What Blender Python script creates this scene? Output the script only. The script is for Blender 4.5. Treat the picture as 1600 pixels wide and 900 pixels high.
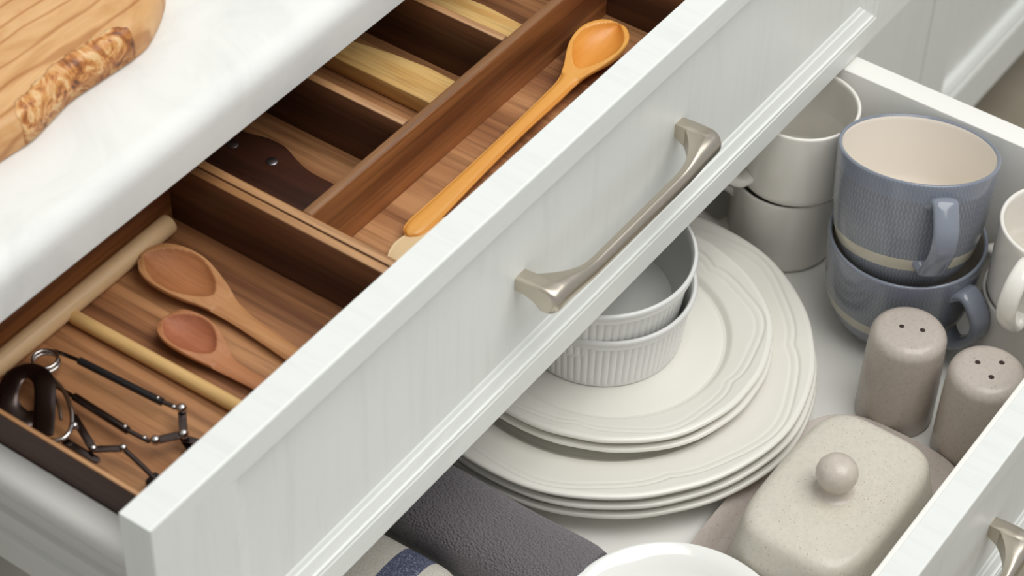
import bpy, bmesh, math, random
from math import sin, cos, pi, sqrt, exp, radians
from mathutils import Vector, Matrix
random.seed(4)
SC = bpy.context.scene
COL = SC.collection
for o in list(bpy.data.objects): bpy.data.objects.remove(o)

# ------------------------------------------------------------------ camera
cd = bpy.data.cameras.new('camera'); cam = bpy.data.objects.new('camera', cd); COL.objects.link(cam)
cd.sensor_width = 36; cd.lens = 3689.75 / 1600 * 36; cd.clip_start = .02
r0 = Vector((0.576835, -0.816383, 0.027942)); r1 = Vector((-0.555322, -0.417003, -0.719532)); r2 = Vector((0.599065, 0.399534, -0.693897))
m = Matrix.Identity(4)
for i in range(3):
    m[i][0] = r0[i]; m[i][1] = -r1[i]; m[i][2] = -r2[i]
m.translation = Vector((-0.49856168, -0.52987683, 0.84972984))
cam.matrix_world = m
cd.dof.use_dof = True; cd.dof.focus_distance = 1.47; cd.dof.aperture_fstop = 12.0
SC.camera = cam

# ------------------------------------------------------------------ light
w = bpy.data.worlds.new('world'); SC.world = w; w.use_nodes = True
bg = w.node_tree.nodes['Background']; bg.inputs[0].default_value = (0.97, 0.98, 1, 1); bg.inputs[1].default_value = 0.46
def area(name, loc, target, size, size_y, power, col):
    l = bpy.data.lights.new(name, 'AREA'); l.shape = 'RECTANGLE'; l.size = size; l.size_y = size_y; l.energy = power; l.color = col
    o = bpy.data.objects.new(name, l); COL.objects.link(o); o.location = loc
    o.rotation_euler = (Vector(target) - Vector(loc)).to_track_quat('-Z', 'Y').to_euler()
    return o
area('window_light', (.65, -.80, 1.95), (0.4, -.1, -0.2), 1.9, 1.7, 41, (1, .995, .97))
SC.view_settings.view_transform = 'Standard'; SC.view_settings.look = 'None'
SC.view_settings.exposure = 0.0; SC.view_settings.gamma = 1.0; SC.view_settings.use_curve_mapping = False

# ------------------------------------------------------------------ materials
def nt(name):
    m = bpy.data.materials.new(name); m.use_nodes = True
    t = m.node_tree; return m, t, t.nodes['Principled BSDF']
def node(t, k, **kw):
    n = t.nodes.new(k)
    for a, b in kw.items(): setattr(n, a, b)
    return n
def coords(t, scale=(1, 1, 1), rot=(0, 0, 0), loc=(0, 0, 0)):
    tc = node(t, 'ShaderNodeTexCoord'); mp = node(t, 'ShaderNodeMapping')
    mp.inputs['Scale'].default_value = scale; mp.inputs['Rotation'].default_value = rot; mp.inputs['Location'].default_value = loc
    t.links.new(tc.outputs['Object'], mp.inputs['Vector']); return mp.outputs[0]
def noise(t, vec, scale, detail=4, rough=.55, dist=0):
    n = node(t, 'ShaderNodeTexNoise'); n.inputs['Scale'].default_value = scale; n.inputs['Detail'].default_value = detail
    n.inputs['Roughness'].default_value = rough; n.inputs['Distortion'].default_value = dist
    t.links.new(vec, n.inputs['Vector']); return n.outputs['Fac']
def ramp(t, fac, stops):
    r = node(t, 'ShaderNodeValToRGB'); e = r.color_ramp.elements
    while len(e) < len(stops): e.new(.5)
    for el, (p, c) in zip(e, stops): el.position = p; el.color = (*c, 1)
    t.links.new(fac, r.inputs[0]); return r.outputs[0]
def bump(t, p, h, strength, dist=.001, prev=None):
    b = node(t, 'ShaderNodeBump'); b.inputs['Strength'].default_value = strength; b.inputs['Distance'].default_value = dist
    t.links.new(h, b.inputs['Height'])
    if prev: t.links.new(prev, b.inputs['Normal'])
    t.links.new(b.outputs[0], p.inputs['Normal']); return b.outputs[0]
def mix(t, fac, a, b, mode='MIX'):
    n = node(t, 'ShaderNodeMix', data_type='RGBA', blend_type=mode)
    for s, v in ((0, fac), (6, a), (7, b)):
        if isinstance(v, (int, float)): n.inputs[s].default_value = v
        elif isinstance(v, tuple): n.inputs[s].default_value = (*v, 1)
        else: t.links.new(v, n.inputs[s])
    return n.outputs[2]
def math_(t, op, a, b=0.0, c=0.0):
    n = node(t, 'ShaderNodeMath', operation=op)
    for s, v in ((0, a), (1, b), (2, c)):
        if isinstance(v, (int, float)): n.inputs[s].default_value = v
        else: t.links.new(v, n.inputs[s])
    return n.outputs[0]
def srgb(r, g, b):
    f = lambda c: ((c / 255 + .055) / 1.055) ** 2.4 if c > 10 else c / 255 / 12.92
    return (f(r), f(g), f(b))

def walnut(name, axis, a=(96, 58, 36), b=(150, 100, 66), c=(178, 128, 90), dens=1.0, ph=0.0):
    """wood with grain running along the given axis"""
    m, t, p = nt(name)
    s = [26 * dens] * 3; s[axis] = 1.6 * dens
    v = coords(t, tuple(s), loc=(ph, ph * .7, ph * .3))
    n1 = noise(t, v, 1.0, 5, .55, .6)
    s2 = [240 * dens] * 3; s2[axis] = 7 * dens
    v2 = coords(t, tuple(s2), loc=(ph, 0, 0)); n2 = noise(t, v2, 1.0, 3, .6, .2)
    col = ramp(t, n1, [(.34, srgb(*a)), (.5, srgb(*b)), (.66, srgb(*c))])
    pores = ramp(t, n2, [(.32, (.42, .36, .32)), (.52, (1, 1, 1))])
    col = mix(t, .7, col, pores, 'MULTIPLY')
    t.links.new(col, p.inputs['Base Color']); p.inputs['Roughness'].default_value = .5
    bump(t, p, n2, .25, .0004); return m
WSHADE = walnut('walnut_shaded_side', 1, (44, 24, 16), (66, 38, 26), (84, 50, 34), ph=6)  # left tray wall: its shade is put into a darker walnut colour
WX = walnut('walnut_grain_x', 0); WY = walnut('walnut_grain_y', 1)
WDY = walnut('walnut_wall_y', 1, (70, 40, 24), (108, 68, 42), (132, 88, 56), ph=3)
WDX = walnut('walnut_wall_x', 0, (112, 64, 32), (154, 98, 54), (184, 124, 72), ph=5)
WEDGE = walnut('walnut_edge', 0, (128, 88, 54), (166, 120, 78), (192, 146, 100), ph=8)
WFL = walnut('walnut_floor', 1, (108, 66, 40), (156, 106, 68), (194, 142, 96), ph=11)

def plain(name, col, rough=.4, metal=0, coat=0, spec=.5):
    m, t, p = nt(name); p.inputs['Base Color'].default_value = (*col, 1); p.inputs['Roughness'].default_value = rough
    p.inputs['Metallic'].default_value = metal; p.inputs['Coat Weight'].default_value = coat; p.inputs['Coat Roughness'].default_value = .08
    p.inputs['Specular IOR Level'].default_value = spec
    return m, t, p
def painted(name, axis, col=(236, 238, 233), strength=.35):
    m, t, p = plain(name, srgb(*col), .42)
    s = [150, 150, 150]; s[axis] = 9
    v = coords(t, tuple(s)); n = noise(t, v, 1, 4, .6, .5)
    s = [26, 26, 26]; s[axis] = 3
    v2 = coords(t, tuple(s)); n2 = noise(t, v2, 1, 5, .6, 1.6)
    r = ramp(t, n2, [(.34, (.90, .905, .90)), (.44, (1, 1, 1))])
    r2 = ramp(t, n, [(.33, (.93, .935, .93)), (.5, (1, 1, 1))])
    c = mix(t, .55, srgb(*col), r, 'MULTIPLY'); c = mix(t, .5, c, r2, 'MULTIPLY')
    t.links.new(c, p.inputs['Base Color'])
    bump(t, p, n, strength, .0004); return m
PZ = painted('white_painted_oak_upright', 2); PX = painted('white_painted_oak_rail', 0); PY = painted('white_painted_oak_cross', 1, (229, 232, 229), .5)
LAM = plain('white_laminate', srgb(240, 239, 233), .45)[0]
STEEL = plain('white_steel', srgb(204, 203, 198), .38)[0]
COUNTER, t, p = plain('counter_stone', srgb(236, 236, 232), .6, spec=.3)
v = coords(t, (1, 1, 1)); n = noise(t, v, 11, 7, .62, 1.2)
t.links.new(ramp(t, n, [(.30, srgb(224, 225, 222)), (.5, srgb(234, 235, 231)), (.7, srgb(238, 238, 234))]), p.inputs['Base Color'])
def glaze(name, col, rough=.18, speck=0):
    m, t, p = plain(name, srgb(*col), rough, coat=.25)
    if speck:
        v = coords(t); n = noise(t, v, 900, 2, .5); n2 = noise(t, v, 300, 2, .5)
        c = mix(t, ramp(t, n, [(.29, (.8, .8, .8)), (.33, (0, 0, 0))]), srgb(*col), srgb(120, 98, 78))
        c = mix(t, ramp(t, n2, [(.35, (.25, .25, .25)), (.6, (0, 0, 0))]), c, srgb(col[0] - 26, col[1] - 24, col[2] - 22))
        t.links.new(c, p.inputs['Base Color'])
    return m
CREAM = glaze('cream_glaze', (238, 235, 226), .26); WHITEG = glaze('white_glaze', (240, 236, 228), .14)
BOWLW = glaze('bright_white_glaze', (244, 244, 240), .1)
RAMK = glaze('cool_white_glaze', (226, 226, 223), .2)
STONE = glaze('speckled_beige_glaze', (213, 207, 193), .42, 1); STONE2 = glaze('taupe_glaze', (186, 174, 165), .4, 1)
KNOBG = glaze('beige_taupe_glaze', (204, 194, 182), .36, 1)
SHAK = glaze('taupe_shaker_glaze', (190, 179, 169), .38, 1)
NICK, t, p = plain('brushed_nickel', srgb(204, 195, 181), .3, 1)
n = noise(t, coords(t, (30, 400, 400)), 1, 2); bump(t, p, n, .06, .0002)
CHROME = plain('polished_steel', srgb(190, 186, 184), .12, 1)[0]
DARKST = plain('dark_steel', srgb(84, 74, 72), .24, 1)[0]
BLACK = plain('black_rubber', srgb(24, 21, 22), .45)[0]
HOLE = plain('dark_hole', srgb(50, 36, 30), .8)[0]
FLOORM, t, p = plain('floor_stone', srgb(168, 158, 140), .5)
t.links.new(ramp(t, noise(t, coords(t), 6, 5), [(.3, srgb(140, 131, 114)), (.7, srgb(164, 155, 137))]), p.inputs['Base Color'])
DARKW = plain('dark_kickboard', srgb(120, 108, 98), .6)[0]
WALLM = plain('wall_paint', srgb(225, 224, 218), .7)[0]

def fruitwood(name, a, b, axis, rough=.45, pore=.25, rings=0):
    m, t, p = nt(name)
    s = [60, 60, 60]; s[axis] = 4
    n1 = noise(t, coords(t, tuple(s)), 1, 5, .6, .8)
    s = [500, 500, 500]; s[axis] = 18
    n2 = noise(t, coords(t, tuple(s)), 1, 2, .6)
    c = ramp(t, n1, [(.3, srgb(*a)), (.7, srgb(*b))])
    c = mix(t, pore, c, ramp(t, n2, [(.3, (.5, .42, .36)), (.55, (1, 1, 1))]), 'MULTIPLY')
    t.links.new(c, p.inputs['Base Color']); p.inputs['Roughness'].default_value = rough
    bump(t, p, n2, .12, .0003); return m
ORANGE = fruitwood('honey_beech', (232, 160, 70), (242, 180, 92), 0, .36, .08)
PALE = fruitwood('pale_beech', (232, 200, 150), (242, 216, 172), 0, .5, .1)
SPOON1 = fruitwood('worn_beech', (178, 122, 74), (206, 152, 102), 1, .55, .3)
SPOON2 = fruitwood('reddish_worn_beech', (172, 110, 68), (196, 136, 92), 1, .55, .25)
SPOON1B = fruitwood('worn_beech_bowl', (164, 104, 62), (188, 126, 80), 1, .6, .3)
SPOON2B = fruitwood('reddish_beech_bowl', (158, 90, 58), (184, 116, 80), 1, .6, .3)
ORANGE2 = fruitwood('honey_beech_bowl', (222, 146, 58), (234, 164, 76), 0, .36, .1)
DOWELX = fruitwood('dowel_x', (214, 178, 132), (228, 196, 152), 0, .5, .2)
DOWELY = fruitwood('dowel_y', (214, 172, 108), (226, 188, 128), 1, .5, .2)
BAMBOO = fruitwood('bamboo', (212, 160, 88), (242, 206, 138), 1, .45, .5)
KNIFEW = fruitwood('dark_rosewood', (50, 27, 19), (80, 45, 30), 1, .4, .5)

# ------------------------------------------------------------------ helpers
def mesh_obj(name, vs, fs, mat, parent=None, smooth=False, mats=None, fm=None, angle=None):
    me = bpy.data.meshes.new(name); me.from_pydata([tuple(v) for v in vs], [], fs); me.update()
    for q in (mats or [mat]): me.materials.append(q)
    if fm: me.polygons.foreach_set('material_index', fm)
    if smooth:
        me.polygons.foreach_set('use_smooth', [True] * len(me.polygons))
        if angle: me.set_sharp_from_angle(angle=radians(angle))
    o = bpy.data.objects.new(name, me); COL.objects.link(o)
    if parent: o.parent = parent
    return o
def fixn(o):
    bm = bmesh.new(); bm.from_mesh(o.data); bmesh.ops.recalc_face_normals(bm, faces=bm.faces); bm.to_mesh(o.data); bm.free(); return o
def thing(name, label, cat, loc=(0, 0, 0), group=None, kind=None):
    o = bpy.data.objects.new(name, None); COL.objects.link(o); o.location = loc; o.empty_display_size = .01
    tag(o, label, cat, group, kind); return o
def tag(o, label=None, cat=None, group=None, kind=None):
    if label: o['label'] = label
    if cat: o['category'] = cat
    if group: o['group'] = group
    if kind: o['kind'] = kind
    return o
def box(name, x0, x1, y0, y1, z0, z1, mat, parent=None, bev=.0006, seg=2, mats=None):
    """box in the parent's coordinates"""
    L = parent.location if parent and parent.parent is None else Vector((0, 0, 0))
    bm = bmesh.new(); bmesh.ops.create_cube(bm, size=1)
    c = Vector(((x0 + x1) / 2, (y0 + y1) / 2, (z0 + z1) / 2)) 
    own = c - L if parent else None
    for v in bm.verts: v.co = Vector((v.co.x * (x1 - x0), v.co.y * (y1 - y0), v.co.z * (z1 - z0)))
    if bev: bmesh.ops.bevel(bm, geom=bm.edges[:], offset=bev, segments=seg, profile=.5, affect='EDGES')
    me = bpy.data.meshes.new(name); bm.to_mesh(me); bm.free(); me.materials.append(mat)
    if bev:
        me.polygons.foreach_set('use_smooth', [True] * len(me.polygons)); me.set_sharp_from_angle(angle=radians(50))
    o = bpy.data.objects.new(name, me); COL.objects.link(o)
    o.location = c - L if parent else c
    if parent: o.parent = parent
    return o
def grid_faces(nu, nv, closed_v=True, off=0):
    fs = []
    for i in range(nu - 1):
        for j in range(nv if closed_v else nv - 1):
            k = (j + 1) % nv
            fs.append((off + i * nv + j, off + i * nv + k, off + (i + 1) * nv + k, off + (i + 1) * nv + j))
    return fs
def lathe(name, prof, mat, parent, n=64, fn=None, mats=None, zone=None, angle=40, cap0=True, cap1=True):
    vs = []
    for i, (r, z) in enumerate(prof):
        for j in range(n):
            a = 2 * pi * j / n; rr, zz = fn(i, r, z, a) if fn else (r, z)
            vs.append((rr * cos(a), rr * sin(a), zz))
    fs = grid_faces(len(prof), n); fm = None
    if zone: fm = [zone[i] for i in range(len(prof) - 1) for j in range(n)]
    if cap0: fs.append(tuple(range(n))[::-1]); fm and fm.append(zone[0])
    if cap1: fs.append(tuple((len(prof) - 1) * n + j for j in range(n))); fm and fm.append(zone[-1])
    return fixn(mesh_obj(name, vs, fs, mat, parent, True, mats, fm, angle))
def smooth_path(pts, k=6, closed=False):
    P = [Vector(p) for p in pts]; out = []; n = len(P)
    rng = range(n if closed else n - 1)
    for i in rng:
        if closed: a, b, c, d = P[(i - 1) % n], P[i], P[(i + 1) % n], P[(i + 2) % n]
        else: a, b, c, d = P[max(i - 1, 0)], P[i], P[i + 1], P[min(i + 2, n - 1)]
        for s in range(k):
            t = s / k
            out.append(.5 * ((2 * b) + (c - a) * t + (2 * a - 5 * b + 4 * c - d) * t * t + (3 * b - a - 3 * c + d) * t ** 3))
    if not closed: out.append(P[-1])
    return out
def tube(name, pts, rx, ry, mat, parent, n=14, up=(0, 0, 1), closed=False, fr=None, sq=1.0):
    """swept elliptical section; rx across, ry along 'up'; fr(t)->scale"""
    P = [Vector(p) for p in pts]; N = len(P); vs = []; U = Vector(up)
    for i, p in enumerate(P):
        a = P[(i - 1) % N] if closed or i else P[0]; b = P[(i + 1) % N] if closed or i < N - 1 else P[-1]
        d = (b - a).normalized(); s = d.cross(U)
        if s.length < 1e-4: s = d.cross(Vector((1, 0, 0)))
        s.normalize(); u = s.cross(d).normalized(); k = fr(i / (N - 1)) if fr else 1
        if isinstance(k, tuple): kx, ky = k
        else: kx = ky = k
        for j in range(n):
            q = 2 * pi * j / n; cx = cos(q); cy = sin(q)
            cx = math.copysign(abs(cx) ** sq, cx); cy = math.copysign(abs(cy) ** sq, cy)
            vs.append(p + s * (rx * kx * cx) + u * (ry * ky * cy))
    fs = grid_faces(N, n)
    if closed:
        for j in range(n): fs.append(((N - 1) * n + j, (N - 1) * n + (j + 1) % n, (j + 1) % n, j))
    else:
        fs.append(tuple(range(n))[::-1]); fs.append(tuple((N - 1) * n + j for j in range(n)))
    return fixn(mesh_obj(name, vs, fs, mat, parent, True, angle=50))
def interp(tab, x):
    for (a, b), (c, d) in zip(tab, tab[1:]):
        if x <= c:
            s = (x - a) / (c - a) if c > a else 0; s = max(0, min(1, s))
            if isinstance(b, tuple): return tuple(p + (q - p) * s for p, q in zip(b, d))
            return b + (d - b) * s
    return tab[-1][1]

# ------------------------------------------------------------------ setting
fl = box('floor', -1.6, 3.0, -2.4, .80, -.895, -.855, FLOORM, bev=0); tag(fl, kind='structure')
wb = box('wall_back', -1.6, 3.0, .80, .86, -.855, 1.7, WALLM, bev=0); tag(wb, kind='structure')

# countertop : extruded profile with rounded front edge
prof = [(.1425, .012), (.1425, .030)]
for k in range(1, 9):
    a = pi / 2 * k / 8; prof.append((.1425 + .013 * (1 - cos(a)), .032 + .013 * sin(a)))
prof += [(.80, .045), (.80, .012)]
vs = [(x, y, z) for x in (-1.2, 2.4) for y, z in prof]; n = len(prof)
fs = [(i, (i + 1) % n, n + (i + 1) % n, n + i) for i in range(n)] + [tuple(range(n)), tuple(range(n, 2 * n))]
ct = fixn(mesh_obj('countertop', vs, fs, COUNTER, None, True, angle=30))
tag(ct, 'pale grey-white stone countertop with rounded front edge above the open drawers', 'countertop')

# cabinets: carcass of the open unit
cab = thing('base_cabinet', 'white base cabinet carcass behind the two open drawers under the countertop', 'cabinet', (0.4, .45, -.855))
box('side_panel', -.012, .004, .182, .79, -.755, .011, LAM, cab, .0005); box('side_panel', .797, .813, .182, .79, -.755, .011, LAM, cab, .0005)
box('back_panel', .005, .796, .775, .79, -.755, .011, LAM, cab, 0); box('bottom_panel', .005, .796, .182, .774, -.755, -.737, LAM, cab, .0005)
box('kickboard', -.012, .813, .215, .233, -.855, -.756, DARKW, cab, .0005)

def framed_front(parent, x0, x1, y0, z0, z1, stile, top, bot, th=.0194, rec=.0075, mold=.014, topmat=PY):
    """frame-and-panel front facing -y: stiles, rails with a stepped moulding round a recessed panel"""
    y1 = y0 + th
    box('panel', x0 + stile + .001, x1 - stile - .001, y0 + rec, y1 - .001, z0 + bot + .001, z1 - top - .001, PZ, parent, 0)
    # frame as one continuous mitred piece
    def ring(ix, iz0, iz1, y): return [(x0 + ix, y, z0 + iz0), (x1 - ix, y, z0 + iz0), (x1 - ix, y, z1 - iz1), (x0 + ix, y, z1 - iz1)]
    L = parent.location
    rings = [ring(0, 0, 0, y1), ring(0, 0, 0, y0 + .0012), ring(.0004, .0004, .0004, y0 + .0004), ring(.0012, .0012, .0012, y0), ring(stile, bot, top, y0)]
    steps = [(.0008, .0006), (.0030, .0008), (.0034, .0022), (.0105, .0046), (.0112, .0056), (.0140, .0066), (.0150, rec)]
    rings += [ring(stile + a, bot + a, top + min(a, .0004), y0 + b) for a, b in steps] 
    rings += [ring(stile + .0152, bot + .0152, top + .0005, y1 - .0005)]
    vs = [Vector(p) - L for rg in rings for p in rg]
    fs = grid_faces(len(rings), 4)
    k = len(rings) - 1
    for j in range(4): fs.append((k * 4 + j, k * 4 + (j + 1) % 4, (j + 1) % 4, j))
    fm = []
    for f in fs[:-4]: fm.append(0)
    fm += [0] * 4
    o = fixn(mesh_obj('frame', vs, fs, PX, parent, True, mats=[PX, topmat, PZ], fm=fm, angle=14))
    for f in o.data.polygons:
        if f.normal.z > .9 and f.center.z + L.z > z1 - .002: f.material_index = 1
        elif abs(f.center.x + L.x - x0) < stile * .6 or abs(f.center.x + L.x - x1) < stile * .6: f.material_index = 2
    return o

def bow_handle(parent, x0, x1, yb, zt, name='handle'):
    """solid bow handle: legs flare into a D-section bar. yb = face it stands on"""
    L = parent.location; vs = []; ns = 15; W = x1 - x0
    def yin(e):
        if e <= .0100: return .0
        if e < .046:
            s = (e - .0100) / .036; return -.0075 - .0155 * (1 - (1 - s) ** 2.6)
        return -.0230
    es = [0, .0003, .0012, .003, .006, .0095, .01, .0104, .012, .0145, .017, .02, .024, .028, .032, .036, .041, .046]
    xs = [e for e in es] + [W * .35, W * .5, W * .65] + [W - e for e in es[::-1]]
    for x in xs:
        e = min(x, W - x); yi = yb + yin(e)
        yo = yb - .0300; 
        rr = .0045
        if e < rr: yo += (rr - sqrt(max(0, rr * rr - (rr - e) ** 2)))*.9
        ins = .0008 * max(0, 1 - e / .0012)
        loop = []
        # front D: from top back to bottom back
        tz = 0.0
        if e > .0100: q_ = min(1, (e - .0100) / .036); tz = -.0048 * q_ * q_ * (3 - 2 * q_)
        top_in = (yi, -.0012 - ins); bot_in = (yi, -.0110 + ins)
        if e > .0100: top_in = (yi, tz - .0010); bot_in = (yi, -.0150)
        leg = yb - .013
        loop.append(top_in)
        a = yi + (yo - yi) * .28; loop.append((a, tz - .0004 - ins)); a = yi + (yo - yi) * .55; loop.append((a, tz - ins))
        for k in range(8):
            q = pi / 2 - pi * (k + .5) / 8
            rd = min(.0070, (yi - yo) * .5); cy = yo + rd; hh = (.0170 + tz) / 2; loop.append((cy - rd * cos(q), tz - hh + (hh - ins) * sin(q)))
        if e <= .0100:
            loop += [(yb - .0180, -.0168 + ins), (yb - .0135, -.0130 + ins), (yb - .007, -.0112 + ins), bot_in]
        else:
            loop += [(yi + (yo - yi) * .55, -.0172), (yi + (yo - yi) * .35, -.0166), (yi + (yo - yi) * .15, -.0158), bot_in]
        for y, z in loop: vs.append(Vector((x0 + x, y, zt + z)) - L)
    n = len(loop); fs = grid_faces(len(xs), n) + [tuple(range(n))[::-1], tuple((len(xs) - 1) * n + j for j in range(n))]
    o = fixn(mesh_obj(name, vs, fs, NICK, parent, True, angle=38)); return o

# ------------------------------------------------------------------ upper drawer
ud = thing('drawer', 'upper open drawer with white painted front, holding walnut organizers', 'drawer', (.4, .1, -.171), 'open kitchen drawers')
framed_front(ud, 0, .80, 0, -.171, 0, .0585, .0190, .0190)
bow_handle(ud, .3095, .4895, .0075, -.0765)['label'] = 'brushed nickel bow handle'
# side of the box: rounded top edge, two shallow ribs
def drawer_side(x_in, x_out, y0, y1, zt, zb, parent):
    s = 1 if x_out > x_in else -1; L = parent.location
    pr = [(x_in, zb), (x_in, zt)]
    R = .007
    for k in range(1, 7):
        a = pi / 2 * k / 6; pr.append((x_out - s * R * (1 - sin(a)), zt - R * (1 - cos(a))))
    q = x_out - s * .0065
    pr += [(x_out, zt - .012), (x_out - s * .001, zt - .0135), (q, zt - .0145)]
    for z in (-.034, -.054): pr += [(q, zt + z + .0015), (q + s * .0030, zt + z), (q + s * .0030, zt + z - .003), (q, zt + z - .0045)]
    pr += [(q, zb)]
    vs = [Vector((x, y, z)) - L for y in (y0, y1) for x, z in pr]; n = len(pr)
    fs = [(i, (i + 1) % n, n + (i + 1) % n, n + i) for i in range(n)] + [tuple(range(n)), tuple(range(n, 2 * n))]
    return fixn(mesh_obj('drawer_side', vs, fs, STEEL, parent, True, angle=35))
drawer_side(.0240, .0070, .0196, .62, -.043, -.124, ud); drawer_side(.776, .793, .0196, .62, -.043, -.124, ud)
box('drawer_bottom', .0242, .7758, .0196, .62, -.080, -.068, LAM, ud, 0)
box('drawer_back', .0242, .7758, .604, .62, -.0678, -.043, LAM, ud, .0005)

# organizers
def tray(x0, x1, y0, y1, divs, label):
    t = thing('drawer_organizer', label, 'organizer', ((x0 + x1) / 2, (y0 + y1) / 2, -.0678), 'walnut drawer organizers')
    e = .0062; zt = -.020; zf = -.062
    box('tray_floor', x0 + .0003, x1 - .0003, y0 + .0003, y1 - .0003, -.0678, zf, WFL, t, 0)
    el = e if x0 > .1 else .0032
    box('side_wall', x0, x0 + el, y0, y1, -.0678, zt, WSHADE if x0 < .1 else WDY, t, .0005); box('side_wall', x1 - e, x1, y0, y1, -.0678, zt, WDY, t, .0005)
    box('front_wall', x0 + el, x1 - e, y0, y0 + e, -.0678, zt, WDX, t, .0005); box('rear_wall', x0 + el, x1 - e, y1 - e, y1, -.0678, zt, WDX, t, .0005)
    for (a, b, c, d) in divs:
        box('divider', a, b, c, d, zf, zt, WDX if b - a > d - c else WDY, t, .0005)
    # paler strips on top of the walls
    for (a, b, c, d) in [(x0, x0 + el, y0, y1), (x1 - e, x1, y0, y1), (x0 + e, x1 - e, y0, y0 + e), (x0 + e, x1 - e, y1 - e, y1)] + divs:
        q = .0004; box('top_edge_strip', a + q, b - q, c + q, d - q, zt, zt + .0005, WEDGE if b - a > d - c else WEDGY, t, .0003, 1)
    return t
WEDGY = walnut('walnut_edge_y', 1, (124, 82, 50), (160, 114, 72), (186, 140, 94), ph=9)
tray(.0246, .2258, .0205, .1896, [], 'left walnut drawer tray holding two worn wooden spoons, dowels and metal tools')
tray(.2264, .5345, .0205, .330, [(.2326, .5283, .0914, .0977), (.3237, .3299, .0977, .3238), (.4214, .4275, .0977, .3238)],
     'right walnut drawer tray with dividers holding the honey-coloured spoon')

# ------------------------------------------------------------------ wooden utensils
def paddle(name, stations, mat, label, cat, parent=None, nv=33, z_under=.0005, group=None, base=None, stain=None):
    """stations: (x, y, halfwidth, z of rim, thickness at the middle, dish depth)"""
    b = base or stations[len(stations) // 2]
    org = Vector((b[0], b[1], -.062))
    S = smooth_path([(s[0], s[1], s[2]) for s in stations], 12); S2 = smooth_path([(s[3], s[4], s[5]) for s in stations], 12)
    top = []; bot = []; N = len(S)
    ib = [i for i in range(N) if S2[i].z > .0022]; i0, i1 = (ib[0], ib[-1]) if ib else (0, -1)
    D_ = max(q.z for q in S2); c_ = (S[i0] + S[i1]) / 2; h_ = max(1e-6, (S[i1] - S[i0]).length / 2)
    def rho2(i, u):
        t = ((S[i] - c_).length / h_) if ib and i0 - 3 <= i <= i1 + 3 else 9
        return (t / 1.08) ** 2 + (u / .93) ** 2
    for i in range(N):
        a = S[max(i - 1, 0)]; c = S[min(i + 1, N - 1)]; d = Vector((c.x - a.x, c.y - a.y, 0)).normalized(); sd = Vector((-d.y, d.x, 0))
        hw = max(S[i].z, .0002); zr, th, dish = S2[i].x, S2[i].y, max(S2[i].z, 0)
        for j in range(nv):
            u = -1 + 2 * j / (nv - 1); u = math.copysign(1 - (1 - abs(u)) ** 1.35, u)
            p = Vector((S[i].x, S[i].y, 0)) + sd * (hw * u)
            q = max(0, 1 - u * u)
            if dish > .0004:
                r2 = rho2(i, u); zt = zr - D_ * max(0, 1 - r2) ** .75
            else: zt = zr - .35 * th * (u * u) ** 2
            zb = (zr - .35 * th) - (th * .65 + dish * 1.0) * q ** .55
            if abs(u) == 1: zt = zb = zr - .3 * min(th, .004)
            top.append((p.x - org.x, p.y - org.y, zt - org.z)); bot.append((p.x - org.x, p.y - org.y, max(zb, -.0618) - org.z))
    vs = top + bot; fs = grid_faces(N, nv, False) + [f[::-1] for f in grid_faces(N, nv, False, N * nv)]
    for i in range(N - 1):
        for j in (0, nv - 1): fs.append((i * nv + j, (i + 1) * nv + j, N * nv + (i + 1) * nv + j, N * nv + i * nv + j))
    for i in (0, N - 1):
        for j in range(nv - 1): fs.append((i * nv + j, i * nv + j + 1, N * nv + i * nv + j + 1, N * nv + i * nv + j))
    fm = [0] * len(fs)
    if stain:
        for i in range(N - 1):
            for j in range(nv - 1):
                u = -1 + 2 * (j + .5) / (nv - 1); u = math.copysign(1 - (1 - abs(u)) ** 1.35, u)
                if rho2(i, u) < 1.0: fm[i * (nv - 1) + j] = 1
    o = mesh_obj(name, vs, fs, mat, None, True, mats=[mat, stain or mat], fm=fm)
    bm = bmesh.new(); bm.from_mesh(o.data); bmesh.ops.remove_doubles(bm, verts=bm.verts, dist=.00005); bmesh.ops.recalc_face_normals(bm, faces=bm.faces); bm.to_mesh(o.data); bm.free()
    o.location = org; tag(o, label, cat, group); return o

paddle('wooden_spoon', [(.5075, .0695, .0010, -.046, .003, 0), (.5060, .0695, .0065, -.0453, .003, .003), (.5010, .0695, .0120, -.0448, .003, .0075), (.4930, .0692, .0158, -.0446, .0035, .0098),
    (.4840, .0688, .0166, -.0448, .0035, .0104), (.4740, .0682, .0152, -.0458, .0035, .0085), (.4650, .0676, .0120, -.0475, .004, .004), (.4560, .0670, .0082, -.0490, .005, .0012), (.4450, .0662, .0054, -.0500, .0075, 0),
    (.4300, .0656, .0050, -.0505, .0075, 0), (.3950, .0650, .0045, -.051, .007, 0), (.3500, .0640, .0051, -.052, .007, 0), (.3100, .0632, .0064, -.053, .0075, 0), (.2930, .0628, .0068, -.053, .0075, 0), (.2855, .0628, .0054, -.0535, .007, 0), (.2825, .0625, .0015, -.0545, .005, 0)],
    ORANGE, stain=ORANGE2, label='glossy honey-coloured wooden spoon with long handle in the front compartment', cat='spoon', group='wooden spoons in the drawer')
paddle('wooden_spatula', [(.2530, .0460, .0020, -.0565, .004, 0), (.2560, .0460, .0100, -.056, .005, 0), (.2640, .0460, .0170, -.055, .0055, 0), (.2760, .0460, .0200, -.055, .0055, 0), (.2900, .0455, .0170, -.055, .0055, 0), (.3100, .045, .0105, -.055, .0055, 0), (.3350, .0445, .0060, -.055, .006, 0), (.46, .043, .005, -.055, .006, 0), (.505, .0425, .0055, -.055, .006, 0), (.510, .0425, .0015, -.056, .004, 0)],
    PALE, 'pale wooden utensil end poking out beside the drawer front, below the honey-coloured spoon', 'spatula')
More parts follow.
